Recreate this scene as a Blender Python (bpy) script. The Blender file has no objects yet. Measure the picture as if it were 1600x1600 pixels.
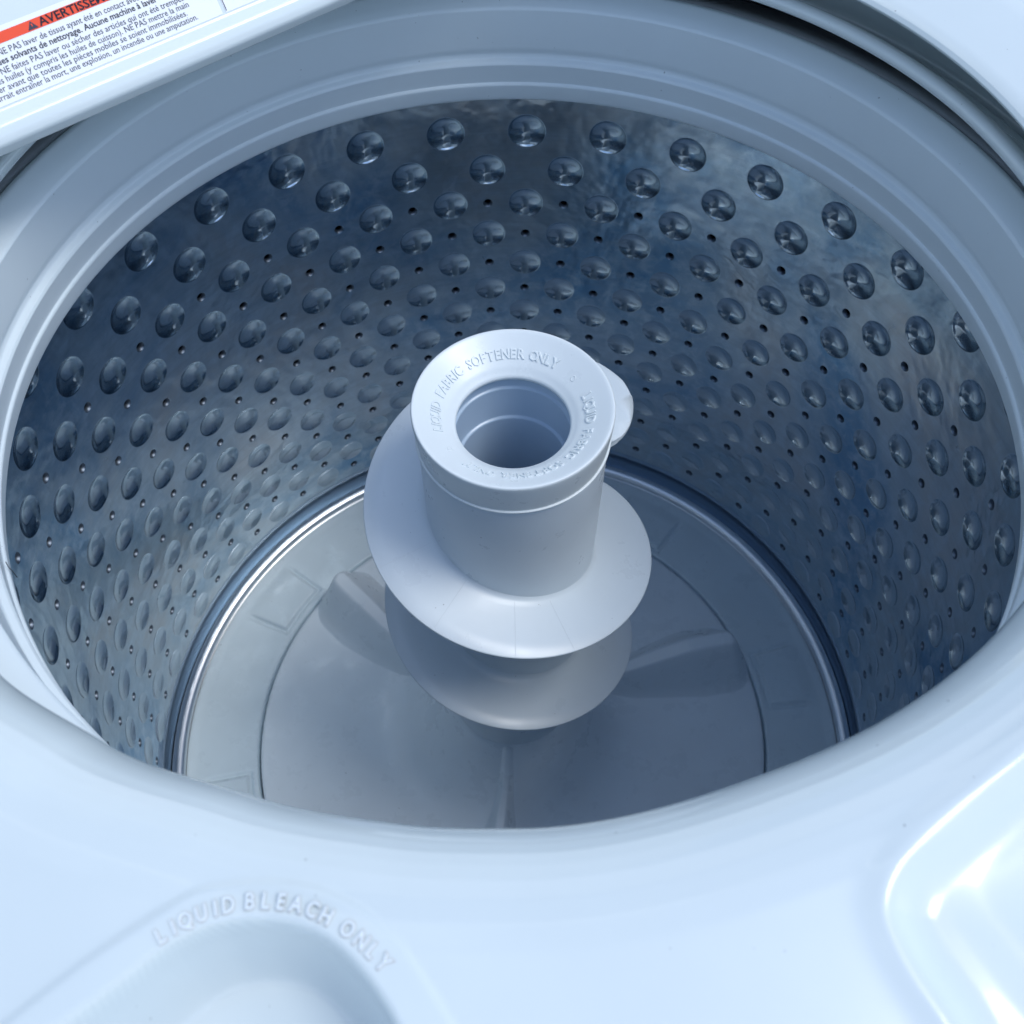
import bpy, bmesh, math, random
from mathutils import Vector, Matrix, noise
PI = math.pi
R = math.radians
random.seed(4)
sc = bpy.context.scene
col = sc.collection

# ------------------------------------------------------------------ camera
cd = bpy.data.cameras.new('camera')
cam = bpy.data.objects.new('camera', cd)
col.objects.link(cam)
cam.location = (-0.0006, -0.3378, 0.4140)
PITCH = 1.0005
fw = Vector((0, math.cos(PITCH), -math.sin(PITCH)))
cam.rotation_euler = fw.to_track_quat('-Z', 'Y').to_euler()
cd.sensor_width = 36
cd.lens = 36 * 1550 / 1600
cd.clip_start = 0.01
cd.clip_end = 500
cd.dof.use_dof = True
cd.dof.focus_distance = 0.56
cd.dof.aperture_fstop = 16
sc.camera = cam

# ------------------------------------------------------------------ sky and sun
SUN_EL, SUN_AZ = R(60), R(98)        # azimuth clockwise from +y: light falls in from the right, a little from behind
CLOUD_SHIFT = 0.0
world = bpy.data.worlds.new('World')
sc.world = world
world.use_nodes = True
wn = world.node_tree
for n in list(wn.nodes): wn.nodes.remove(n)
out = wn.nodes.new('ShaderNodeOutputWorld')
bg = wn.nodes.new('ShaderNodeBackground')
sky = wn.nodes.new('ShaderNodeTexSky')
sky.sky_type = 'NISHITA'
sky.sun_disc = False
sky.sun_elevation = SUN_EL
sky.sun_rotation = SUN_AZ
sky.ozone_density = 1.8
sky.air_density = 1.0
sky.dust_density = 1.0
bg.inputs['Strength'].default_value = 0.15
# broken white cloud over the blue
tcw = wn.nodes.new('ShaderNodeTexCoord')
mpw = wn.nodes.new('ShaderNodeMapping')
mpw.inputs['Location'].default_value = (CLOUD_SHIFT, 0.3, 0.0)
mpw.inputs['Scale'].default_value = (1.0, 1.0, 1.5)
nzw = wn.nodes.new('ShaderNodeTexNoise')
nzw.inputs['Scale'].default_value = 2.1
nzw.inputs['Detail'].default_value = 7
nzw.inputs['Roughness'].default_value = 0.58
nzw.inputs['Distortion'].default_value = 0.3
rpw = wn.nodes.new('ShaderNodeValToRGB')
rpw.color_ramp.elements[0].position = 0.50
rpw.color_ramp.elements[0].color = (0, 0, 0, 1)
rpw.color_ramp.elements[1].position = 0.66
rpw.color_ramp.elements[1].color = (1, 1, 1, 1)
mxw = wn.nodes.new('ShaderNodeMix')
mxw.data_type = 'RGBA'
mxw.inputs[7].default_value = (5.6, 6.3, 7.4, 1)
wn.links.new(tcw.outputs['Generated'], mpw.inputs[0])
wn.links.new(mpw.outputs[0], nzw.inputs['Vector'])
wn.links.new(nzw.outputs['Fac'], rpw.inputs[0])
wn.links.new(rpw.outputs[0], mxw.inputs[0])
wn.links.new(sky.outputs[0], mxw.inputs[6])
wn.links.new(mxw.outputs[2], bg.inputs[0])
wn.links.new(bg.outputs[0], out.inputs[0])
sd = bpy.data.lights.new('sun', 'SUN')
sd.energy = 0.95
sd.angle = R(24)
sd.color = (0.98, 0.98, 0.96)
sun = bpy.data.objects.new('sun', sd)
col.objects.link(sun)
sdir = Vector((math.sin(SUN_AZ) * math.cos(SUN_EL), math.cos(SUN_AZ) * math.cos(SUN_EL), math.sin(SUN_EL)))
sun.rotation_euler = (-sdir).to_track_quat('-Z', 'Y').to_euler()
sun.location = sdir * 3
sc.view_settings.view_transform = 'Standard'
sc.view_settings.look = 'None'
sc.view_settings.exposure = 0.66
sc.view_settings.gamma = 1
sc.cycles.max_bounces = 14
sc.cycles.diffuse_bounces = 8
sc.cycles.glossy_bounces = 8

# ------------------------------------------------------------------ materials
def mat(name, color, rough=0.4, metal=0.0, coat=0.0, spec=0.5, coat_rough=0.05):
    m = bpy.data.materials.new(name)
    m.use_nodes = True
    b = m.node_tree.nodes['Principled BSDF']
    b.inputs['Base Color'].default_value = (*color, 1)
    b.inputs['Roughness'].default_value = rough
    b.inputs['Metallic'].default_value = metal
    b.inputs['Coat Weight'].default_value = coat
    b.inputs['Coat Roughness'].default_value = coat_rough
    b.inputs['Specular IOR Level'].default_value = spec
    return m

def nodes(m):
    return m.node_tree.nodes, m.node_tree.links, m.node_tree.nodes['Principled BSDF']

def tex_noise(m, scale, detail=4, rough=0.55, dist=0.0, stretch=None):
    ns, ln, b = nodes(m)
    tc = ns.new('ShaderNodeTexCoord')
    mp = ns.new('ShaderNodeMapping')
    if stretch: mp.inputs['Scale'].default_value = stretch
    t = ns.new('ShaderNodeTexNoise')
    t.inputs['Scale'].default_value = scale
    t.inputs['Detail'].default_value = detail
    t.inputs['Roughness'].default_value = rough
    t.inputs['Distortion'].default_value = dist
    ln.new(tc.outputs['Object'], mp.inputs[0])
    ln.new(mp.outputs[0], t.inputs['Vector'])
    return t.outputs['Fac']

def ramp(m, fac, stops):
    ns, ln, b = nodes(m)
    r = ns.new('ShaderNodeValToRGB')
    els = r.color_ramp.elements
    while len(els) < len(stops): els.new(0.5)
    for e, (p, c) in zip(els, stops):
        e.position = p
        e.color = (*c, 1) if len(c) == 3 else c
    ln.new(fac, r.inputs[0])
    return r.outputs[0]

def maprange(m, fac, a, b_, lo=0.3, hi=0.7):
    ns, ln, b = nodes(m)
    r = ns.new('ShaderNodeMapRange')
    r.inputs[1].default_value = lo; r.inputs[2].default_value = hi
    r.inputs[3].default_value = a; r.inputs[4].default_value = b_
    ln.new(fac, r.inputs[0])
    return r.outputs[0]

def bump(m, height, strength, dist):
    ns, ln, b = nodes(m)
    bp = ns.new('ShaderNodeBump')
    bp.inputs['Strength'].default_value = strength
    bp.inputs['Distance'].default_value = dist
    ln.new(height, bp.inputs['Height'])
    ln.new(bp.outputs[0], b.inputs['Normal'])

def mixc(m, fac, a, b_, mode='MIX'):
    ns, ln, b = nodes(m)
    x = ns.new('ShaderNodeMix')
    x.data_type = 'RGBA'; x.blend_type = mode
    for sock, v in ((x.inputs[0], fac), (x.inputs[6], a), (x.inputs[7], b_)):
        if hasattr(v, 'links') or hasattr(v, 'is_linked'): ln.new(v, sock)
        elif isinstance(v, tuple): sock.default_value = (*v, 1)
        else: sock.default_value = v
    return x.outputs[2]

def plastic(name, color, rough, speck=0.0, coat=0.0, grime=0.06, bumpy=0.0):
    m = mat(name, color, rough, coat=coat)
    ns, ln, b = nodes(m)
    f = tex_noise(m, 14, 6, 0.6)
    c = ramp(m, f, [(0.3, tuple(v * (1 - grime) for v in color)), (0.7, color)])
    if speck:
        s = tex_noise(m, 420, 1, 0.4)
        k = ramp(m, s, [(0.80, (0, 0, 0)), (0.83, (1, 1, 1))])
        c = mixc(m, k, c, tuple(v * 0.55 for v in color))
    ln.new(c, b.inputs['Base Color'])
    r = tex_noise(m, 35, 5, 0.65)
    ln.new(maprange(m, r, rough * 0.85, rough * 1.25), b.inputs['Roughness'])
    if bumpy:
        bump(m, tex_noise(m, 260, 3, 0.5), bumpy, 0.0004)
    return m

M = {}
M['enamel'] = plastic('white_enamel', (0.60, 0.665, 0.665), 0.18, coat=0.5, grime=0.03, speck=0.5)
M['ring'] = plastic('pale_ring_plastic', (0.66, 0.735, 0.755), 0.36, grime=0.04, speck=0.5)
M['tub'] = plastic('grey_tub_plastic', (0.42, 0.44, 0.46), 0.45)
M['agit'] = plastic('agitator_plastic', (0.68, 0.76, 0.81), 0.30, grime=0.05, speck=0.6)
M['cap'] = plastic('cap_plastic', (0.70, 0.76, 0.77), 0.30, grime=0.05)
M['hole_rim'] = mat('shaded_hole_rim', (0.22, 0.26, 0.31), 0.5, metal=1)  # same steel darkened in the countersinks, shade in the colour against glints
M['cap_letter_shade'] = mat('grey_letter_edge_shade', (0.30, 0.33, 0.36), 0.5)  # grey painted round the cap letters as shade along their raised edges
M['agit_line'] = mat('faint_mould_line', (0.60, 0.66, 0.70), 0.4)
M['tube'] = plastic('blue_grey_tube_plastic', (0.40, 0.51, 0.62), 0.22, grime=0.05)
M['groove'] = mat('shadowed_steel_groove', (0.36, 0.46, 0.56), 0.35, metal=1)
M['base'] = plastic('grey_base_plastic', (0.70, 0.81, 0.86), 0.28, grime=0.06, speck=0.6)
M['plate'] = plastic('grey_plate_plastic', (0.79, 0.87, 0.92), 0.28, grime=0.06, speck=0.6)
M['dark'] = mat('dark_tub_wall', (0.035, 0.045, 0.06), 0.5)
M['lid'] = plastic('white_lid_enamel', (0.66, 0.72, 0.73), 0.2, coat=0.4, grime=0.02)
M['sticker'] = mat('white_sticker', (0.84, 0.85, 0.87), 0.35)
M['orange'] = mat('orange_print', (0.86, 0.075, 0.02), 0.4)
M['ink'] = mat('black_ink', (0.035, 0.035, 0.06), 0.5)
M['ground'] = plastic('concrete', (0.3, 0.29, 0.28), 0.85, grime=0.3)
M['grime'] = plastic('brown_residue', (0.36, 0.30, 0.27), 0.5, grime=0.25)
M['bead'] = mat('polished_steel_rim', (0.86, 0.88, 0.90), 0.30, metal=1)

def steel(name, base, tint, rlo, rhi):
    m = mat(name, base, 0.3, metal=1)
    ns, ln, b = nodes(m)
    big = tex_noise(m, 5.5, 6, 0.6, 0.6)
    c = ramp(m, big, [(0.32, tint), (0.50, base), (0.62, (0.56, 0.57, 0.58)), (0.72, base)])
    sm = tex_noise(m, 60, 5, 0.7, 0.4)
    c = mixc(m, maprange(m, sm, 0.0, 0.75, 0.46, 0.72), c, tuple(min(1, v * 1.25) for v in base))
    st = tex_noise(m, 5, 4, 0.7, 0.2, stretch=(2.5, 2.5, 70))
    c = mixc(m, maprange(m, st, 0.0, 0.30, 0.45, 0.75), c, tuple(v * 0.62 for v in base))
    ln.new(c, b.inputs['Base Color'])
    r = tex_noise(m, 16, 7, 0.65, 0.8)
    ln.new(maprange(m, r, rlo, rhi), b.inputs['Roughness'])
    bump(m, tex_noise(m, 9, 4, 0.55, 0.3), 0.6, 0.006)
    return m
M['steel'] = steel('stained_stainless_steel', (0.49, 0.57, 0.63), (0.18, 0.35, 0.53), 0.07, 0.28)

# ------------------------------------------------------------------ helpers
def tag(o, label=None, cat=None, group=None, kind=None):
    if label: o['label'] = label
    if cat: o['category'] = cat
    if group: o['group'] = group
    if kind: o['kind'] = kind
    return o

def empty(name, loc=(0, 0, 0)):
    o = bpy.data.objects.new(name, None)
    o.empty_display_size = 0.05
    o.location = loc
    col.objects.link(o)
    return o

def mesh(name, vs, fs, m, smooth=True):
    me = bpy.data.meshes.new(name)
    me.from_pydata(vs, [], fs)
    me.validate()
    if smooth:
        me.polygons.foreach_set('use_smooth', [True] * len(me.polygons))
    me.materials.append(m)
    me.update()
    return me

def obj(name, me, parent=None):
    o = bpy.data.objects.new(name, me)
    col.objects.link(o)
    if parent is not None:
        o.parent = parent
        o.matrix_parent_inverse = Matrix.Translation(-parent.location) if parent.type == 'EMPTY' else Matrix.Identity(4)
    return o

def spline(pts, n):
    """Catmull-Rom through 2-D points (densified), ends clamped."""
    P = [pts[0]] + list(pts) + [pts[-1]]
    o = []
    for i in range(1, len(P) - 2):
        for k in range(n):
            t = k / n
            q = []
            for a, b, c, d in zip(P[i - 1], P[i], P[i + 1], P[i + 2]):
                q.append(0.5 * (2 * b + (c - a) * t + (2 * a - 5 * b + 4 * c - d) * t * t + (3 * b - a - 3 * c + d) * t ** 3))
            o.append(tuple(q))
    o.append(tuple(pts[-1]))
    return o

def fillet(pts, rad, n=4):
    """round every inner corner of a polyline with radius-like distance rad (number or list)."""
    o = [pts[0]]
    for i in range(1, len(pts) - 1):
        a, b, c = Vector(pts[i - 1]), Vector(pts[i]), Vector(pts[i + 1])
        r = rad[i] if isinstance(rad, (list, tuple)) else rad
        d1, d2 = (a - b), (c - b)
        r1 = min(r, d1.length * 0.48); r2 = min(r, d2.length * 0.48)
        if r <= 0: o.append(tuple(b)); continue
        p, q = b + d1.normalized() * r1, b + d2.normalized() * r2
        for k in range(n + 1):
            t = k / n
            o.append(tuple(p * (1 - t) ** 2 + b * 2 * t * (1 - t) + q * t * t))
    o.append(pts[-1])
    return o

def lathe(name, prof, m, parent=None, seg=256, a0=0, a1=2 * PI, cut=None):
    full = abs(a1 - a0 - 2 * PI) < 1e-6
    n = seg if full else seg + 1
    vs, fs = [], []
    for i in range(n):
        a = a0 + (a1 - a0) * i / seg
        s, c = math.sin(a), math.cos(a)
        for r, z in prof: vs.append((r * s, r * c, z))
    k = len(prof)
    for i in range(seg):
        j = (i + 1) % n
        for q in range(k - 1):
            fs.append((i * k + q, j * k + q, j * k + q + 1, i * k + q + 1))
    return obj(name, mesh(name, vs, fs, m), parent)

def sstep(a, b, x):
    t = max(0.0, min(1.0, (x - a) / (b - a)))
    return t * t * (3 - 2 * t)

def lerp_table(tab, x):
    if x <= tab[0][0]: return tab[0][1]
    for (a, u), (b, v) in zip(tab, tab[1:]):
        if x <= b:
            t = (x - a) / (b - a); t = t * t * (3 - 2 * t)
            return u + (v - u) * t
    return tab[-1][1]

# ------------------------------------------------------------------ ground
GZ = -0.92
g = obj('ground', mesh('ground', [(-30, -30, GZ), (30, -30, GZ), (30, 30, GZ), (-30, 30, GZ)], [(0, 1, 2, 3)], M['ground'], False))
tag(g, kind='structure')

# ================================================================== WASH BASKET
basket = empty('wash_basket', (0, 0, -0.52))
tag(basket, 'stainless steel wash basket with dimpled and perforated wall inside the open washer', 'basket')
RS = 0.3168
TH0 = 0.0339
NCOL = 32
STEP = 2 * PI / NCOL
HW = STEP / 4                                # half a cell
ROWZ = [-.067, -.1023, -.1351, -.1674, -.1998, -.2304, -.259, -.2876, -.3138, -.341, -.3662, -.391, -.4147, -.4382]
ROWR = [.0147, .0145, .0143, .0141, .0139, .0138, .0137, .0136, .0135, .0134, .0133, .0132, .0131, .0130]
ROWD = [.0043, .0042, .0039, .0036, .0033, .0031, .0029, .0027, .0026, .0024, .0023, .0022, .0021, .0020]
def cyl(th, z, d=0.0):
    r = RS + d
    return (r * math.sin(th), r * math.cos(th), z)

def square_pts(n, hx, hz0, hz1):
    """n*4 points round a rectangle, starting at angle of its right middle."""
    o = []
    for k in range(4 * n):
        a = 2 * PI * k / (4 * n)
        c, s = math.cos(a), math.sin(a)
        t = 1 / max(abs(c), abs(s))
        x, y = c * t, s * t
        o.append((x * hx, y * (hz1 if y > 0 else hz0)))
    return o

wv, wf, wd, wmi = [], [], [], []
HOLE = [(0.0026, 0.0036), (0.00265, 0.0020), (0.0031, 0.0010), (0.0038, 0.0002), (0.0040, 0.0), (0.0045, 0.0)]
def wall_cell_round(th, z, rad, zlo, zhi, rings, n=8):
    """cell of wall with a round opening: rings = list of (radius, depth) from the opening outwards."""
    sq = square_pts(n, HW * RS, z - zlo, zhi - z)
    base = len(wv)
    N = 4 * n
    for r, d in rings:
        for k in range(N):
            a = 2 * PI * k / N
            wv.append(cyl(th + r * math.cos(a) / RS, z + r * math.sin(a), d)); wd.append(d)
    for k in range(N):
        wv.append(cyl(th + sq[k][0] / RS, z + sq[k][1], 0)); wd.append(0)
    for q in range(len(rings)):
        for k in range(N):
            k2 = (k + 1) % N
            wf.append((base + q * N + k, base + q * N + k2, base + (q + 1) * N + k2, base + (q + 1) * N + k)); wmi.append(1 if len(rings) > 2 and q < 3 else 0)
def wall_patch(th, zlo, zhi):
    base = len(wv)
    nz = 2
    for j in range(nz + 1):
        for i in range(5):
            wv.append(cyl(th - HW + 2 * HW * i / 4, zlo + (zhi - zlo) * j / nz)); wd.append(0)
    for j in range(nz):
        for i in range(4):
            a = base + j * 5 + i
            wf.append((a, a + 5, a + 6, a + 1)); wmi.append(0)

ZTOP, ZBOT = -0.002, -0.4535
for s in range(NCOL * 2):
    th = TH0 + s * STEP / 2
    par = s % 2
    # rows whose dimple sits in this strip: even rows at even s
    spans = []
    for k in range(14):
        if k % 2 == par:
            spans.append((ROWZ[k], ROWR[k]))
    top = ZTOP
    for i, (z, r) in enumerate(spans):
        hi, lo = z + r + 0.0009, z - r - 0.0009
        k = i * 2 + par
        # gap above: a hole cell when a hole row lies in it
        if i > 0 and k - 1 >= 2:
            hz = ROWZ[k - 1]
            wall_cell_round(th, hz, 0.003, hi, top, HOLE, 6)
        else:
            wall_patch(th, hi, top)
        wall_cell_round(th, z, r, lo, hi, [(r, 0.0)], 8)
        top = lo
    k = 13
    if par == 0:      # row 12 was the last dimple: row 13 hole below it
        hz = ROWZ[13]
        wall_cell_round(th, hz, 0.003, ZBOT, top, HOLE, 6)
    elif top > ZBOT:
        wall_patch(th, ZBOT, top)
wm = mesh('steel_wall', wv, wf, M['steel'])
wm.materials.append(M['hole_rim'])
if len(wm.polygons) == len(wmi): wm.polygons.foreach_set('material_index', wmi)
sgn_ = -1.0 if sum(wm.vertex_normals[i].vector.dot(Vector((wv[i][0], wv[i][1], 0))) for i in range(0, 4000, 7)) < 0 else 1.0
nrm = []
for i, (x, y, z) in enumerate(wv):
    if wd[i] == 0:
        q = math.hypot(x, y); nrm.append((sgn_ * x / q, sgn_ * y / q, 0))
    else: nrm.append(tuple(wm.vertex_normals[i].vector))
wm.normals_split_custom_set_from_vertices(nrm)
wall = obj('steel_wall', wm, basket)

# dimples: one mesh per row, one object per dimple near enough to tell apart
def dimple_mesh(k):
    r0, d0, z0 = ROWR[k], ROWD[k], ROWZ[k]
    Rc = (r0 * r0 + d0 * d0) / (2 * d0)
    vs, fs = [], []
    N = 32
    prof = []
    for t in (1.0, 0.975, 0.94, 0.87, 0.75, 0.6, 0.42, 0.22):
        r = r0 * t
        d = math.sqrt(Rc * Rc - r * r) - (Rc - d0)
        if t > 0.93: d *= (0.0, 0.32, 0.86)[(1.0, 0.975, 0.94).index(t)]
        prof.append((r, d))
    for r, d in prof:
        for i in range(N):
            a = 2 * PI * i / N
            th = r * math.cos(a) / RS
            rr = RS + d
            vs.append((rr * math.sin(th), rr * math.cos(th), r * math.sin(a)))
    c = len(vs)
    vs.append((0, RS + d0, 0))
    for q in range(len(prof) - 1):
        for i in range(N):
            j = (i + 1) % N
            fs.append((q * N + i, (q + 1) * N + i, (q + 1) * N + j, q * N + j))
    q = len(prof) - 1
    for i in range(N): fs.append((q * N + i, c, q * N + (i + 1) % N))
    return vs, fs
dims = []
for k in range(14):
    vs, fs = dimple_mesh(k)
    me = mesh('dimple', vs, fs, M['steel'])
    for c in range(NCOL):
        th = TH0 + (c + (0.5 if k % 2 else 0)) * STEP
        dims.append((k, th, me, vs, fs))
C = cam.location
def visible(k, th):
    x, y, z = RS * math.sin(th), RS * math.cos(th), ROWZ[k]
    # hidden by the front panel when looking over its lip
    t = (0.12 - z) / (C.z - z)
    hx, hy = x + (C.x - x) * t, y + (C.y - y) * t
    if math.hypot(hx, hy) > 0.262: return -1
    t = (0.0 - z) / (C.z - z)
    hx, hy = x + (C.x - x) * t, y + (C.y - y) * t
    if math.hypot(hx, hy) > 0.268: return -1
    d = (Vector((x, y, z)) - C)
    cosn = abs(d.normalized().dot(Vector((math.sin(th), math.cos(th), 0))))
    return cosn / d.length_squared
dims.sort(key=lambda d: -visible(d[0], d[1]))
rest_v, rest_f = [], []
for i, (k, th, me, vs, fs) in enumerate(dims):
    if i < 300:
        o = bpy.data.objects.new('dimple', me)
        col.objects.link(o)
        o.parent = basket
        o.matrix_parent_inverse = Matrix.Translation(-basket.location)
        o.location = (0, 0, ROWZ[k])
        o.rotation_euler = (0, 0, -th)
    else:
        b = len(rest_v)
        s, c = math.sin(-th), math.cos(-th)
        rest_v += [(c * x - s * y, s * x + c * y, z + ROWZ[k]) for x, y, z in vs]
        rest_f += [tuple(b + q for q in f) for f in fs]
tag(obj('dimple', mesh('dimple_rest', rest_v, rest_f, M['steel']), basket), kind='stuff')

# steel skirt below the dimples, groove and polished rim
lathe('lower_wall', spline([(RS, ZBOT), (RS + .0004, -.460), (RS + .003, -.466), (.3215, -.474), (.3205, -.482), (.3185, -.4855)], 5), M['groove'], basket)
bead = []
for i in range(15):
    a = PI * (1.0 - i / 14)
    bead.append((.3110 - .0062 * math.cos(a), -.4855 + .0058 * math.sin(a)))
bead = [(r, z) for r, z in bead][::-1]
lathe('polished_rim', [(.3174, -.492)] + bead[::-1][::-1] + [(.3046, -.492)], M['bead'], basket)

# base ring with pads
PADS = [-120, -73, -26, 10, 55, 101, 148, -165]
def pad_h(r, a):
    """raised pad with a soft groove round three sides."""
    best = 0
    for p in PADS:
        d = abs((a - p + 180) % 360 - 180)
        if d > 14: continue
        dx = (6.2 - d) * PI / 180 * r            # distance inside the side edges
        dy = r - .2485                           # inside the inner edge
        dd = min(dx, dy)
        if dx < dy: dd = dx
        fade = 1 - sstep(.280, .296, r)
        h = 0.0014 * sstep(-.0002, .0026, dd) - 0.0028 * math.exp(-((dd + .0010) / .0015) ** 2)
        best = h * fade
    return best
vs, fs = [], []
RB = [.2392, .2395, .2400, .2408] + [.2408 + .0642 * i / 56 for i in range(1, 57)]
NA = 1080
for i in range(NA):
    a = 360 * i / NA
    s, c = math.sin(R(a)), math.cos(R(a))
    for j, r in enumerate(RB):
        z = -.4900 + (-.010, -.0025, -.0007, 0)[j] if j < 4 else -.4900
        z += pad_h(r, a) if j >= 3 else 0
        z += 0.0012 * sstep(.294, .305, r)
        vs.append((r * s, -r * c, z))
k = len(RB)
for i in range(NA):
    j = (i + 1) % NA
    for q in range(k - 1): fs.append((i * k + q, i * k + q + 1, j * k + q + 1, j * k + q))
obj('base_ring', mesh('base_ring', vs, fs, M['base']), basket)
lathe('basket_bottom', [(.3195, -.4925), (.235, -.502), (.02, -.502)], M['dark'], basket, 128)

# balance ring on top
BR = fillet([(.3155, -.0035), (.2640, -.0035), (.2624, -.0016), (.2610, .0040), (.2597, .0098), (.2601, .0108), (.2612, .0116), (.2610, .0130), (.2590, .0240), (.2587, .0256), (.2596, .0272), (.2624, .0284), (.2632, .0312),
             (.2616, .0350), (.2610, .045), (.2602, .0600), (.2600, .0622), (.2612, .0636), (.2650, .0656), (.2750, .0695), (.2795, .0685), (.2812, .0640), (.2812, .040), (.3155, .020), (.3185, -.003)],
            [0, .001, .0012, .002, .0006, .0003, .0004, .0006, .0006, .0005, .0005, .0008, .0012, .002, .003, .002, .0006, .0006, .002, .0015, .0018, .003, .004, .003, 0], 4)
o = lathe('balance_ring', BR, M['ring'], basket, 360)
tag(o, 'pale grey plastic ring with a fine bright ridge above the steel wall')

# ================================================================== AGITATOR
agit = empty('agitator', (0, 0, -0.49))
tag(agit, 'pale grey plastic agitator with spiral fin standing in the middle of the basket', 'agitator')
# wash plate
def plate_z(r):
    t = max(0, 1 - r / .2375)
    return -.4893 + .0085 * t + .095 * math.exp(-((max(r, .052) - .052) / .024) ** 1.25)
pp = [(.2372, -.503), (.2374, -.4925), (.2370, -.4902), (.2358, -.4893)]
pp += [(.2358 - (.2358 - .045) * i / 70, plate_z(.2358 - (.2358 - .045) * i / 70)) for i in range(1, 71)]
pl = lathe('wash_plate', pp[::-1], M['plate'], agit, 360)
# three vanes
def vane(phi0, sgn=1):
    vs, fs = [], []
    NR, NW = 90, 80
    for i in range(NR + 1):
        r = .055 + (.2386 - .055) * i / NR
        H = .048 * max(0.0, min(1.0, (r - .052) / .125)) ** 0.75
        cphi = phi0 + (.234 - r) * 38 * sgn
        for j in range(NW + 1):
            u = -1 + 2 * j / NW
            d = u * .040
            dd = math.hypot(d, max(0.0, r - .2160) * 1.35)
            q = max(0.0, min(1.0, (dd - .0050 * min(1, r / .15)) / (.0345 * max(.30, min(1.0, (r - .03) / .16)))))
            f = (1 - q ** 1.6) ** 2.3
            if r > .2368: f = -.1
            h = H * f
            a = R(cphi) + d / max(r, .12)
            z = plate_z(r) + h - .0005
            if h > .0004: z += min(.0009, (h - .0004) * .5)
            vs.append((r * math.sin(a), -r * math.cos(a), z))
    for i in range(NR):
        for j in range(NW):
            a = i * (NW + 1) + j
            fs.append((a, a + NW + 1, a + NW + 2, a + 1))
    return obj('vane', mesh('vane', vs, fs, M['plate']), agit)
for ph in (-129, -11, 108): vane(ph)

# column
cp = [(.0515, -.0285), (.0535, -.0292), (.0537, -.034), (.0535, -.10), (.0530, -.20), (.0525, -.33), (.0530, -.37), (.0535, -.41), (.0545, -.45), (.058, -.468), (.064, -.480)]
cp = cp[:5] + spline(cp[5:], 6)
lathe('column', cp, M['agit'], agit, 200)
# faint mould line down the column is left to the material; spiral fin
def finR(t):
    tab = [(-274, .0545), (-266, .0625), (-258, .0690), (-250, .0750), (-241, .0815), (-230, .0875), (-216, .0918), (-200, .0927), (300, .0923), (470, .0918), (484, .088), (496, .075), (504, .056)]
    if t <= tab[0][0]: return tab[0][1]
    for (a, u), (b, v) in zip(tab, tab[1:]):
        if t <= b: return u + (v - u) * (t - a) / (b - a)
    return tab[-1][1]
def finz(t): return -.1290 - .000336 * t - (0.0 if t < 0 else 0.0)
vs, fs = [], []
T0, T1, NT = -274, 504, 778
prof_n = None
for i in range(NT + 1):
    t = T0 + (T1 - T0) * i / NT
    rr = finR(t); z = finz(t)
    a = R(t)
    s, c = math.sin(a), -math.cos(a)
    w = rr - .052
    top = [(.0525, z + .0068), (.0540, z + .0040), (.0562, z + .0028), (.060, z + .0020), (.070, z + .0012), (.082, z + .0005), (rr - .0006, z + .0002), (rr, z - .0003)]
    bot = [(rr, z - .0012), (rr - .0005, z - .0016), (.080, z - .0020), (.060, z - .0028), (.0525, z - .0050)]
    pr = [(min(r, rr), q) for r, q in top + bot]
    prof_n = len(pr)
    for r, q in pr: vs.append((r * s, r * c, q))
for i in range(NT):
    for q in range(prof_n - 1):
        a = i * prof_n + q; b = a + prof_n
        fs.append((a, b, b + 1, a + 1))
obj('spiral_fin', mesh('spiral_fin', vs, fs, M['agit']), agit)

# faint mould lines on the fin and the column
V, F = [], []
def strip(pts, side):
    V, F = [], []
    b = len(V)
    for p in pts:
        V.append(tuple(Vector(p) - side * .00009)); V.append(tuple(Vector(p) + side * .00009))
    for q in range(len(pts) - 1):
        F.append((b + 2 * q, b + 2 * q + 1, b + 2 * q + 3, b + 2 * q + 2))
    obj('mould_line', mesh('mould_line', V, F, M['agit_line'], True), agit)
for t in (-62, -31, 1, 24):
    a = R(t)
    d_ = Vector((math.sin(a), -math.cos(a), 0))
    z = finz(t)
    pts = [d_ * r + Vector((0, 0, z + h + .00012)) for r, h in ((.0562, .0028), (.060, .0020), (.070, .0012), (.082, .0005), (finR(t) - .0012, .0003))]
    strip(pts, Vector((math.cos(a), math.sin(a), 0)))
for t in ():
    a = R(t)
    strip([(.05385 * math.sin(a), -.05385 * math.cos(a), z) for z in (-.0345, -.06, -.09, finz(t) + .006)], Vector((math.cos(a), math.sin(a), 0)))

# ================================================================== SOFTENER DISPENSER CAP
cap = empty('fabric_softener_dispenser', (0, 0, -0.03))
tag(cap, 'round white fabric softener dispenser with open centre on top of the agitator column', 'dispenser')
CAPP = [(.0520, -.0290), (.0538, -.0282), (.0540, -.0270), (.0555, -.0090), (.0555, -.0060), (.0548, -.0050), (.0532, -.0054),
        (.0362, -.0158), (.0340, -.0178), (.0322, -.0192), (.0316, -.0205), (.0320, -.0225), (.0345, -.0235)]
CAPP = fillet(CAPP, [0, .0008, .0006, .002, .0008, .0008, .002, .0015, .001, .0008, .0006, .0006, 0], 4)
lathe('cap', CAPP[::-1], M['cap'], cap, 220)
TUBE = [(.0345, -.0230), (.0344, -.0305), (.0330, -.0312), (.0328, -.0318), (.0326, -.0555), (.0310, -.0562), (.0307, -.057), (.0300, -.215), (.0290, -.220), (.001, -.222)]
TUBE = fillet(TUBE, .0005, 2)
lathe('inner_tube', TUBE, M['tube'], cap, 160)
lathe('seam_ring', fillet([(.0530, -.0277), (.0548, -.0279), (.0551, -.0284), (.0548, -.0291), (.0530, -.0296)], .0003, 3), M['cap'], cap, 200)

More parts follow.
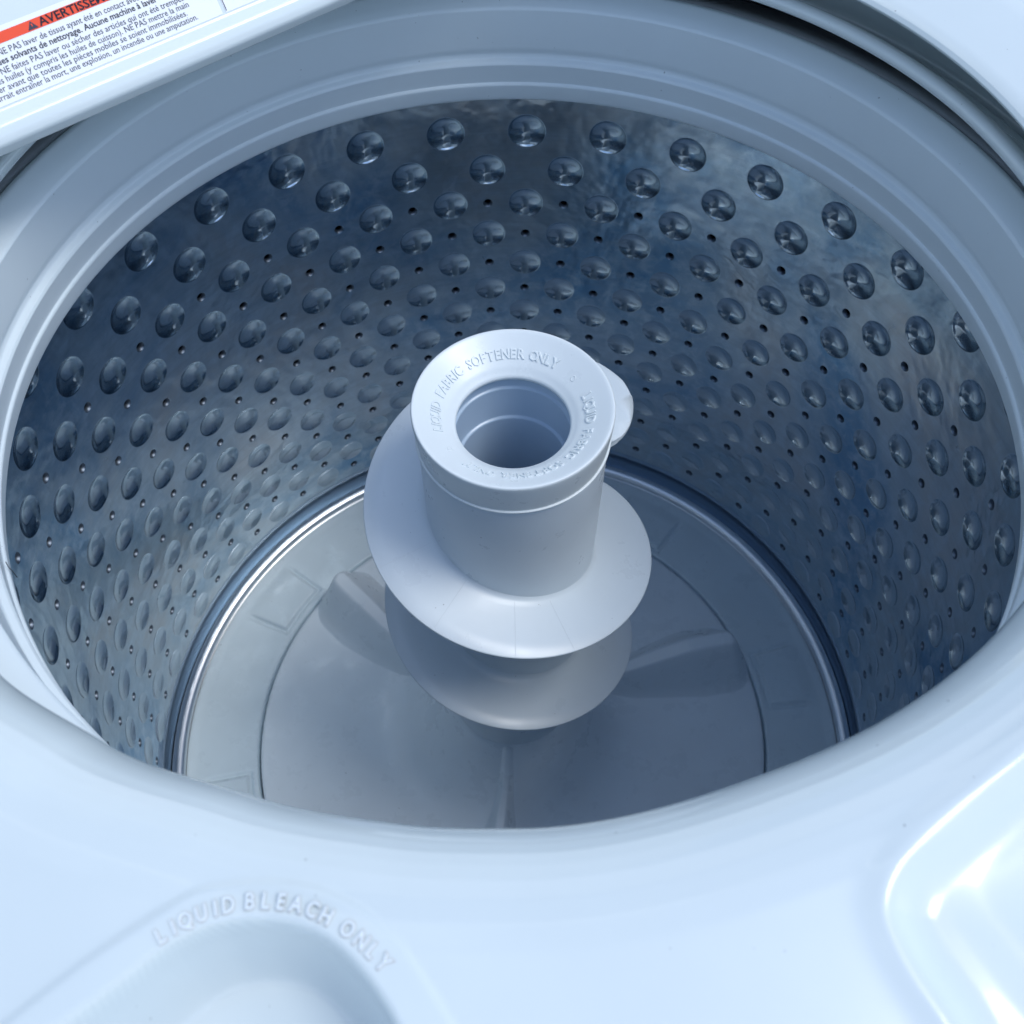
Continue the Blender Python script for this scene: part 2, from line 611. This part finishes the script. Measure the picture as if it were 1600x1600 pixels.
# text ------------------------------------------------------------------
def glyph_mesh(txt, size, extrude=0.0, bevel=0.0, bold=0.0, sx=1.0, align='CENTER', res=3, outline=None):
    cu = bpy.data.curves.new('text', 'FONT')
    cu.body = txt
    cu.size = size
    cu.extrude = max(extrude, .00001 if bold else 0)
    cu.bevel_depth = bevel
    cu.bevel_resolution = 1
    cu.offset = bold
    cu.resolution_u = res
    cu.align_x = align
    o = bpy.data.objects.new('text', cu)
    col.objects.link(o)
    dg = bpy.context.evaluated_depsgraph_get()
    me = bpy.data.meshes.new_from_object(o.evaluated_get(dg))
    vs = [Vector((v.co.x * sx, v.co.y, v.co.z)) for v in me.vertices]
    fs = [tuple(p.vertices) for p in me.polygons]
    bpy.data.objects.remove(o)
    bpy.data.meshes.remove(me)
    bpy.data.curves.remove(cu)
    return vs, fs

_gl = {}
def letter(ch, *a, **k):
    key = (ch, a, tuple(sorted(k.items())))
    if key not in _gl: _gl[key] = glyph_mesh(ch, *a, **k)
    return _gl[key]

def cone_z(r): return -.0054 - (.0532 - r) * (.0158 - .0054) / (.0532 - .0362)
def cap_text(center_deg, span):
    txt = 'LIQUID FABRIC SOFTENER ONLY'
    wid = {'I': .45, ' ': .75}
    ws = [wid.get(c, 1.0) for c in txt]
    tot = sum(ws)
    V, F, VG, FG = [], [], [], []
    x = 0
    slope = math.atan2(.0158 - .0054, .0532 - .0362)
    for c, w in zip(txt, ws):
        xc = x + w / 2; x += w
        if c == ' ': continue
        th = R(center_deg + span * (xc / tot - .5))
        rb = .0425
        rad = Vector((math.sin(th), math.cos(th), 0))
        upv = (rad * math.cos(slope) + Vector((0, 0, 1)) * math.sin(slope))
        xv = Vector((math.cos(th), -math.sin(th), 0))
        nv = xv.cross(upv)
        o_ = rad * rb + Vector((0, 0, cone_z(rb)))
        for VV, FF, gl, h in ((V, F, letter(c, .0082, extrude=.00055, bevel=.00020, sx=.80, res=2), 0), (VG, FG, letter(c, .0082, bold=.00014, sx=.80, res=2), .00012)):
            b = len(VV)
            VV += [tuple(o_ + xv * v.x + upv * (v.y - .0029) + nv * (v.z + h)) for v in gl[0]]
            FF += [tuple(b + i for i in f) for f in gl[1]]
    return V, F, VG, FG
for cdeg in (-36, 144):
    V, F, VG, FG = cap_text(cdeg, 146)
    obj('lettering_grime_and_shade', mesh('lettering_grime_and_shade', VG, FG, M['cap_letter_shade'], False), cap)  # flat dark outline standing in for edge shade of the raised letters
    tag(obj('embossed_lettering', mesh('embossed_lettering', V, F, M['cap'], False), cap), 'raised words around the dispenser rim')
for deg in (54, -126):
    V, F = [], []
    th = R(deg)
    rb = .0415
    o_ = Vector((rb * math.sin(th), rb * math.cos(th), cone_z(rb)))
    n1, n2 = 20, 6
    for i in range(n1):
        a = 2 * PI * i / n1
        for j in range(n2):
            b = 2 * PI * j / n2
            rr = .0013 + .00035 * math.cos(b)
            V.append((o_.x + rr * math.cos(a), o_.y + rr * math.sin(a), cone_z(math.hypot(o_.x + rr * math.cos(a), o_.y + rr * math.sin(a))) + .0003 * math.sin(b)))
    for i in range(n1):
        for j in range(n2):
            F.append((i * n2 + j, ((i + 1) % n1) * n2 + j, ((i + 1) % n1) * n2 + (j + 1) % n2, i * n2 + (j + 1) % n2))
    obj('round_mark', mesh('round_mark', V, F, M['cap']), cap)

# short dark hair stuck to the ring
hp = [(-0.2347, -0.1096, 0.0154), (-0.234, -0.1111, 0.0127), (-0.2341, -0.1107, 0.009), (-0.234, -0.1111, 0.0035)]
V, F = [], []
for i, p in enumerate(hp):
    for q in range(5):
        a = 2 * PI * q / 5
        V.append((p[0] + .00022 * math.cos(a), p[1] + .00022 * math.sin(a) , p[2]))
for i in range(len(hp) - 1):
    for q in range(5): F.append((i * 5 + q, i * 5 + (q + 1) % 5, (i + 1) * 5 + (q + 1) % 5, (i + 1) * 5 + q))
tag(obj('hair', mesh('hair', V, F, M['dark'])), 'short dark hair stuck to the left edge of the pale plastic ring', 'hair')

# ================================================================== WASHING MACHINE
wash = empty('washing_machine', (0, 0, GZ))
tag(wash, 'white top loading washing machine with its lid open, seen from above', 'washing machine')
DZ = 0.135
YAW = R(39.9)
# outer tub
tubp = [(.2900, .066), (.2800, .064), (.2770, .060), (.2785, .052), (.330, .045), (.338, .02), (.338, -.55), (.02, -.58)]
lathe('outer_tub', fillet([(.3250, .052), (.3380, .04), (.338, -.55), (.02, -.58)], .002, 3), M['dark'], wash, 200)
tc = lathe('tub_cover', fillet([(.3400, .046), (.310, .0560), (.2920, .0640), (.2865, .0650), (.2850, .0630), (.2850, .052)], .0025, 4), M['tub'], wash, 240)

def seg_dist(px, py, poly):
    best = 1e9; side = 1
    for (x0, y0), (x1, y1) in zip(poly, poly[1:]):
        dx, dy = x1 - x0, y1 - y0
        L2 = dx * dx + dy * dy
        t = max(0, min(1, ((px - x0) * dx + (py - y0) * dy) / L2))
        qx, qy = x0 + dx * t, y0 + dy * t
        d = (px - qx) ** 2 + (py - qy) ** 2
        if d < best:
            best = d
            side = 1 if dx * (py - y0) - dy * (px - x0) > 0 else -1
    return math.sqrt(best) * side

OUT = spline([(-.175, -.356), (-.1364, -.3198), (-.1273, -.311), (-.1115, -.2974), (-.0955, -.2859), (-.0855, -.2797), (-.0746, -.2773), (-.0634, -.277), (-.0518, -.2791), (-.04, -.2845), (-.0298, -.2927), (-.0222, -.3022), (-.0168, -.3098), (-.0102, -.32), (.004, -.344)], 3)
INN = spline([(-.166, -.360), (-.1238, -.3199), (-.1125, -.311), (-.0999, -.3007), (-.0906, -.293), (-.0804, -.2883), (-.071, -.2867), (-.062, -.2869), (-.0529, -.2893), (-.0451, -.2938), (-.0381, -.3001), (-.0325, -.3066), (-.0295, -.3111), (-.0244, -.32), (-.0100, -.350)], 3)
RID = spline([(.2118, -.1948), (.1718, -.2228), (.1479, -.2396), (.1255, -.2554), (.1103, -.2668), (.1024, -.2753), (.0987, -.2827), (.0987, -.2891), (.1017, -.2984), (.1063, -.3073), (.1085, -.3117), (.1145, -.3256), (.1245, -.3456)], 3)
ST2 = spline([(.206, -.212), (.1665, -.2396), (.1438, -.2545), (.1216, -.2711), (.1155, -.2786), (.118, -.2859), (.1294, -.3059), (.1349, -.3201), (.1450, -.345)], 3)
ST3 = spline([(.205, -.219), (.1644, -.2463), (.1408, -.2651), (.1286, -.2765), (.1343, -.2884), (.1456, -.3059), (.163, -.335)], 3)

def deck_h(x, y):
    """height of the deck relative to DZ at a point outside the lip."""
    h = 0.0
    if y < -.245 and -.185 < x < .03:
        d = -seg_dist(x, y, OUT)                 # > 0 inside the arch
        if abs(d) < .02 or d > 0:
            h += .0010 * sstep(-.0008, .0008, d)
        d = -seg_dist(x, y, INN)
        if d > -.004:
            h -= .0340 * (1 - (1 - max(0.0, min(1.0, (d + .0004) / .0118))) ** 1.45) * sstep(-.0004, .0022, d) + .007 * sstep(.008, .05, d)
    if x > .06 and y < -.17:
        d = -seg_dist(x, y, RID) * -1
        # ridge: a soft raised edge, then a step down to the grip recess
        h += .0012 * math.exp(-((d) / .0050) ** 2)
        h -= .0040 * sstep(-.001, .0150, d)
        for (ax, ay), (bx, by), dep, wid in (((.1216, -.2711), (.1180, -.2859), .0016, .011), ((.1330, -.2718), (.1343, -.2884), .0030, .014)):
            da = (x - ax) * .641 - (y - ay) * .767
            db = (x - bx) * .869 + (y - by) * .495
            k_ = .012
            q = max(k_ - abs(da - db), 0) / k_
            h -= dep * sstep(-.003, wid, min(da, db) - q * q * k_ * .25)
    return h

LIP = [(-180, .2500), (-90, .2530), (-60, .2660), (-41, .2670), (-30, .2630), (-18, .2580), (-8, .2560), (0, .2550), (20, .2506), (45, .2512), (70, .2505), (180, .2500)]
def lip_r(ph): return lerp_table(LIP, ph)
# (dr, z) from the underside to the deck; same count for both
FRONT = [(.040, .088), (.018, .090), (.006, .0925), (.0016, .0965), (.0000, .1015), (.0003, .1060), (.0016, .1105), (.0038, .1150), (.0062, .1188), (.0090, .1222), (.0125, .1255), (.0165, .1284), (.0210, .1309), (.0265, .1330), (.0330, .1344), (.0400, .1350)]
BACK = [(.052, .0680), (.016, .0885), (.0055, .0940), (.0014, .0962), (.0000, .0990), (.0006, .1012), (.0034, .1030), (.0070, .1022), (.0115, .0990), (.0250, .0900), (.0460, .0760), (.0460, .1180), (-.0078, .1238), (-.0086, .1252), (-.0070, .1272), (.0400, .1350)]
BACK_D = spline(BACK[:-1], 1)
def opening(ph):
    # ph: degrees from -y towards +x; back profile between 75 and 290
    p = ph % 360
    w = sstep(64, 82, p) * (1 - sstep(292, 312, p))
    return w
rads = []
vs, fs = [], []
NA = 1800
W2 = .42
extra = [.0400 + .0011 * i for i in range(1, 76)] + [.1225 + .005 * i for i in range(1, 11)]
for i in range(NA):
    ph = -180 + 360 * i / NA
    a = R(ph)
    s, c = math.sin(a), -math.cos(a)
    w = opening(ph)
    r0 = lip_r(ph)
    lst = []
    for (d0, z0), (d1, z1) in zip(FRONT, BACK):
        lst.append((r0 + d0 * (1 - w) + d1 * w, z0 * (1 - w) + z1 * w))
    # machine frame limit (rounded square cabinet)
    ca, sa = math.cos(YAW), math.sin(YAW)
    mx, my = s * ca + c * sa, -s * sa + c * ca
    lim = min(1 / max(abs(mx), 1e-6) * W2, 1 / max(abs(my), 1e-6) * W2)
    pn = (abs(mx / W2) ** 14 + abs(my / W2) ** 14) ** (-1 / 14)
    row = list(lst[:10])
    for q in range(9, len(lst) - 1):
        (ra, za), (rb_, zb) = lst[q], lst[q + 1]
        for u in range(1, 7):
            row.append((ra + (rb_ - ra) * u / 6, za + (zb - za) * u / 6))
    if True:
        last = lst[-1][0]
        span = pn - last
        tot = extra[-1] - .04
        for e in extra:
            q = (e - .04) / tot
            rr = last + (e - .04) if last + (e - .04) < pn - .012 else None
            if rr is None: rr = pn - .012
            row.append((rr, DZ))
        row.append((pn - .006, DZ - .0006)); row.append((pn - .0015, DZ - .004)); row.append((pn, DZ - .012)); row.append((pn, DZ - .06)); 
    for j, (r, z) in enumerate(row):
        x, y = r * s, r * c
        dz = 0
        if j >= 9 and w < .5 and j < len(row) - 4:
            dz = deck_h(x, y) * sstep(.007, .016, r - r0)
        # gentle crown so reflections are not flat
        vs.append((x, y, z + dz))
    k = len(row)
for i in range(NA):
    j = (i + 1) % NA
    for q in range(k - 1): fs.append((i * k + q, i * k + q + 1, j * k + q + 1, j * k + q))
tp = obj('top_panel', mesh('top_panel', vs, fs, M['enamel']), wash)
tag(tp, 'glossy white top panel with rounded opening, bleach pocket and grip recess')
# cabinet
vs, fs = [], []
NC = 160
for z in (DZ - .058, GZ + .02, GZ):
    for i in range(NC):
        a = 2 * PI * i / NC
        mx, my = math.cos(a), math.sin(a)
        pn = (abs(mx / (W2 - .004)) ** 14 + abs(my / (W2 - .004)) ** 14) ** (-1 / 14)
        x, y = mx * pn, my * pn
        vs.append((x * math.cos(YAW) - y * math.sin(YAW), x * math.sin(YAW) + y * math.cos(YAW), z))
for k in range(2):
    for i in range(NC):
        j = (i + 1) % NC
        fs.append((k * NC + i, (k + 1) * NC + i, (k + 1) * NC + j, k * NC + j))
obj('cabinet', mesh('cabinet', vs, fs, M['enamel']), wash)

# LIQUID BLEACH ONLY
LET = [(-.0927, -.291), (-.0894, -.289), (-.0862, -.2869), (-.0819, -.2852), (-.0779, -.2837), (-.0754, -.2831), None, (-.0704, -.2825), (-.0661, -.2828), (-.062, -.2829), (-.0575, -.2834), (-.0535, -.2846), (-.0491, -.2863), None, (-.0436, -.289), (-.0405, -.2918), (-.0373, -.2942), (-.0336, -.2975)]
txt = 'LIQUID BLEACH ONLY'
path = [p for p in LET if p]
anch = spline([(-.0985, -.2952), (-.0927, -.2910), (-.0862, -.2869), (-.0779, -.2838), (-.0704, -.2824), (-.0620, -.2825), (-.0550, -.2839), (-.0491, -.2863), (-.0436, -.2893), (-.0385, -.2931), (-.0336, -.2975), (-.0295, -.3020)], 12)
def near(x): return min(range(len(anch)), key=lambda q: abs(anch[q][0] - x))
def arc(a, b):
    o = [0.0]
    for q in range(a, b): o.append(o[-1] + math.dist(anch[q], anch[q + 1]))
    return o
places = []
for word, xa, xb, ws in (('LIQUID', -.0927, -.0762, (1, .62, 1.1, 1, .62, 1)), ('BLEACH', -.0703, -.0496, (1, .95, .95, 1, 1.05, 1)), ('ONLY', -.0435, -.0336, (1.1, 1, .9, 1))):
    a, b = near(xa), near(xb)
    L = arc(a, b)
    cs = [sum(ws[:q]) + ws[q] / 2 for q in range(len(ws))]
    for ch, c in zip(word, cs):
        t = (c - cs[0]) / (cs[-1] - cs[0]) * L[-1]
        q = min(range(len(L)), key=lambda z: abs(L[z] - t)) + a
        p0, p1 = anch[max(0, q - 5)], anch[min(len(anch) - 1, q + 5)]
        places.append((ch, anch[q], math.atan2(p1[1] - p0[1], p1[0] - p0[0])))
V, F = [], []
VG, FG = [], []
for ch, p, ang in places:
    ca, sa = math.cos(ang), math.sin(ang)
    for (VV, FF, gl, h) in ((V, F, letter(ch, .0058, extrude=.00045, bevel=.00018, sx=.80, res=3), .0010), (VG, FG, letter(ch, .0058, bold=.00034, sx=.80, res=3), .00110)):
        base = len(VV)
        for v in gl[0]:
            x, y = v.x, v.y - .0021
            VV.append((p[0] + x * ca - y * sa, p[1] + x * sa + y * ca, DZ + h + v.z))
        FF += [tuple(base + q for q in f) for f in gl[1]]
tag(obj('lettering_grime_and_shade', mesh('lettering_grime_and_shade', VG, FG, M['grime'], False), wash), 'brownish residue round the raised bleach words')
tag(obj('embossed_lettering', mesh('bleach_lettering', V, F, M['cap'], False), wash), 'raised words along the arch of the bleach pocket')

# ------------------------------------------------------------------ lid
LP = Vector((-.23027613, .03668759, .125))
LE = Vector((.76751195, .64103464, 0)).normalized()
LU = Vector((-.32051732, .38375597, .8660254)).normalized()
LN = LE.cross(LU)
def lidp(s, t, n=0.0): return LP + LE * s + LU * t + LN * n
S0, S1, T1 = -.21, .49, .52
# cross-section up the lid face: (t, n) from the back edge round the bottom to the inner panel
sec = [(.004, -.022), (.0008, -.020), (-.0002, -.016), (0, -.0062), (.0030, -.0014), (.0042, -.0004), (.0075, .0004), (.0108, .0004), (.0124, -.0004), (.0160, -.0034), (.0172, -.0038)]
sec = fillet(sec, .0007, 3)
vs, fs = [], []
def rrect(inset):
    """rounded rectangle outline of the lid, inset towards its middle."""
    o = []
    s0, s1, t0, t1 = S0 + inset, S1 - inset, inset, T1 - inset
    rad = max(.003, .035 - inset)
    for (cs, ct, a0) in ((s1 - rad, t0 + rad, -90), (s1 - rad, t1 - rad, 0), (s0 + rad, t1 - rad, 90), (s0 + rad, t0 + rad, 180)):
        for q in range(11):
            a = R(a0 + 9 * q)
            o.append((cs + rad * math.cos(a), ct + rad * math.sin(a)))
    return o
for (t, n) in sec:
    for (s_, t_) in rrect(t):
        vs.append(tuple(lidp(s_, t_, n)))
K = len(rrect(0))
for q in range(len(sec) - 1):
    for i in range(K):
        j = (i + 1) % K
        fs.append((q * K + i, q * K + j, (q + 1) * K + j, (q + 1) * K + i))
fs.append(tuple((len(sec) - 1) * K + i for i in range(K)))
fs.append(tuple(reversed(range(K))))
lid = obj('lid', mesh('lid', vs, fs, M['lid']), wash)
for f in lid.data.polygons:
    if len(f.vertices) > 4: f.use_smooth = False
tag(lid, 'open white lid with a warning sticker on its underside')
def lidsheet(name, quad, n, m, parent=lid):
    return obj(name, mesh(name, [tuple(lidp(s, t, n)) for s, t in quad], [tuple(range(len(quad)))], m, False), parent)
NS = -.0038
st = lidsheet('warning_sticker', [(-.12, .0178), (.1262, .0178), (.1262, .0466), (-.12, .0466)], NS + .00015, M['sticker'])
lidsheet('warning_sticker', [(.1280, .0178), (.3000, .0178), (.3000, .0466), (.1280, .0466)], NS + .00015, M['sticker'])
lidsheet('warning_band', [(-.119, .0403), (.1250, .0403), (.1250, .0445), (-.119, .0445)], NS + .0003, M['orange'])
lidsheet('sticker_border', [(.1283, .0185), (.1287, .0185), (.1287, .0440), (.1283, .0440)], NS + .0003, M['ink'])
def lidtext(name, txt, s0, t0, size, s_end=None, bold=0, dn=.0003, anchor=0, sx=None):
    vs, fs = glyph_mesh(txt, size, 0, 0, bold, 1.0, 'LEFT', 2)
    w = max(v.x for v in vs)
    k = sx if sx else ((s_end - s0) / w if s_end is not None else 1.0)
    o = obj(name, mesh(name, [tuple(lidp(s0 + v.x * k, t0 + v.y, NS + dn)) for v in vs], fs, M['ink'], False), lid)
    return o, w * k
SZ = .0037
lidtext('warning_text', 'NE PAS laver de tissus ayant été en contact avec des produits', .0222, .0361, SZ, .1098)
lidtext('warning_text', 'des solvants de nettoyage. Aucune machine à laver', .0200, .0328, SZ, .0990, bold=.00005)
lidtext('warning_text', "d'huile. NE faites PAS laver ou sécher des articles qui ont été trempés", .0080, .0292, SZ, .1110)
lidtext('warning_text', "avec des huiles (y compris les huiles de cuisson). NE PAS mettre la main", .0065, .0260, SZ, .1120)
lidtext('warning_text', "machine à laver avant que toutes les pièces mobiles se soient immobilisées.", -.0060, .0229, SZ, .1095)
lidtext('warning_text', "pourrait entraîner la mort, une explosion, un incendie ou une amputation.", .0080, .0198, SZ, .1135)
lidtext('warning_text', 'AVERTISSEMENT', .0450, .0408, .0049, .0880, bold=.00009, dn=.00045)
lidtext('warning_text', 'éste', .1302, .0228, SZ, .1375)
# warning triangle with exclamation mark
V = [lidp(s, t, NS + .00045) for s, t in ((.0392, .0408), (.0440, .0408), (.0416, .0441))]
obj('warning_symbol', mesh('warning_symbol', [tuple(v) for v in V], [(0, 1, 2)], M['ink'], False), lid)
lidsheet('exclamation_mark', [(.0414, .0418), (.0418, .0418), (.0419, .0430), (.0413, .0430)], NS + .0006, M['orange'])
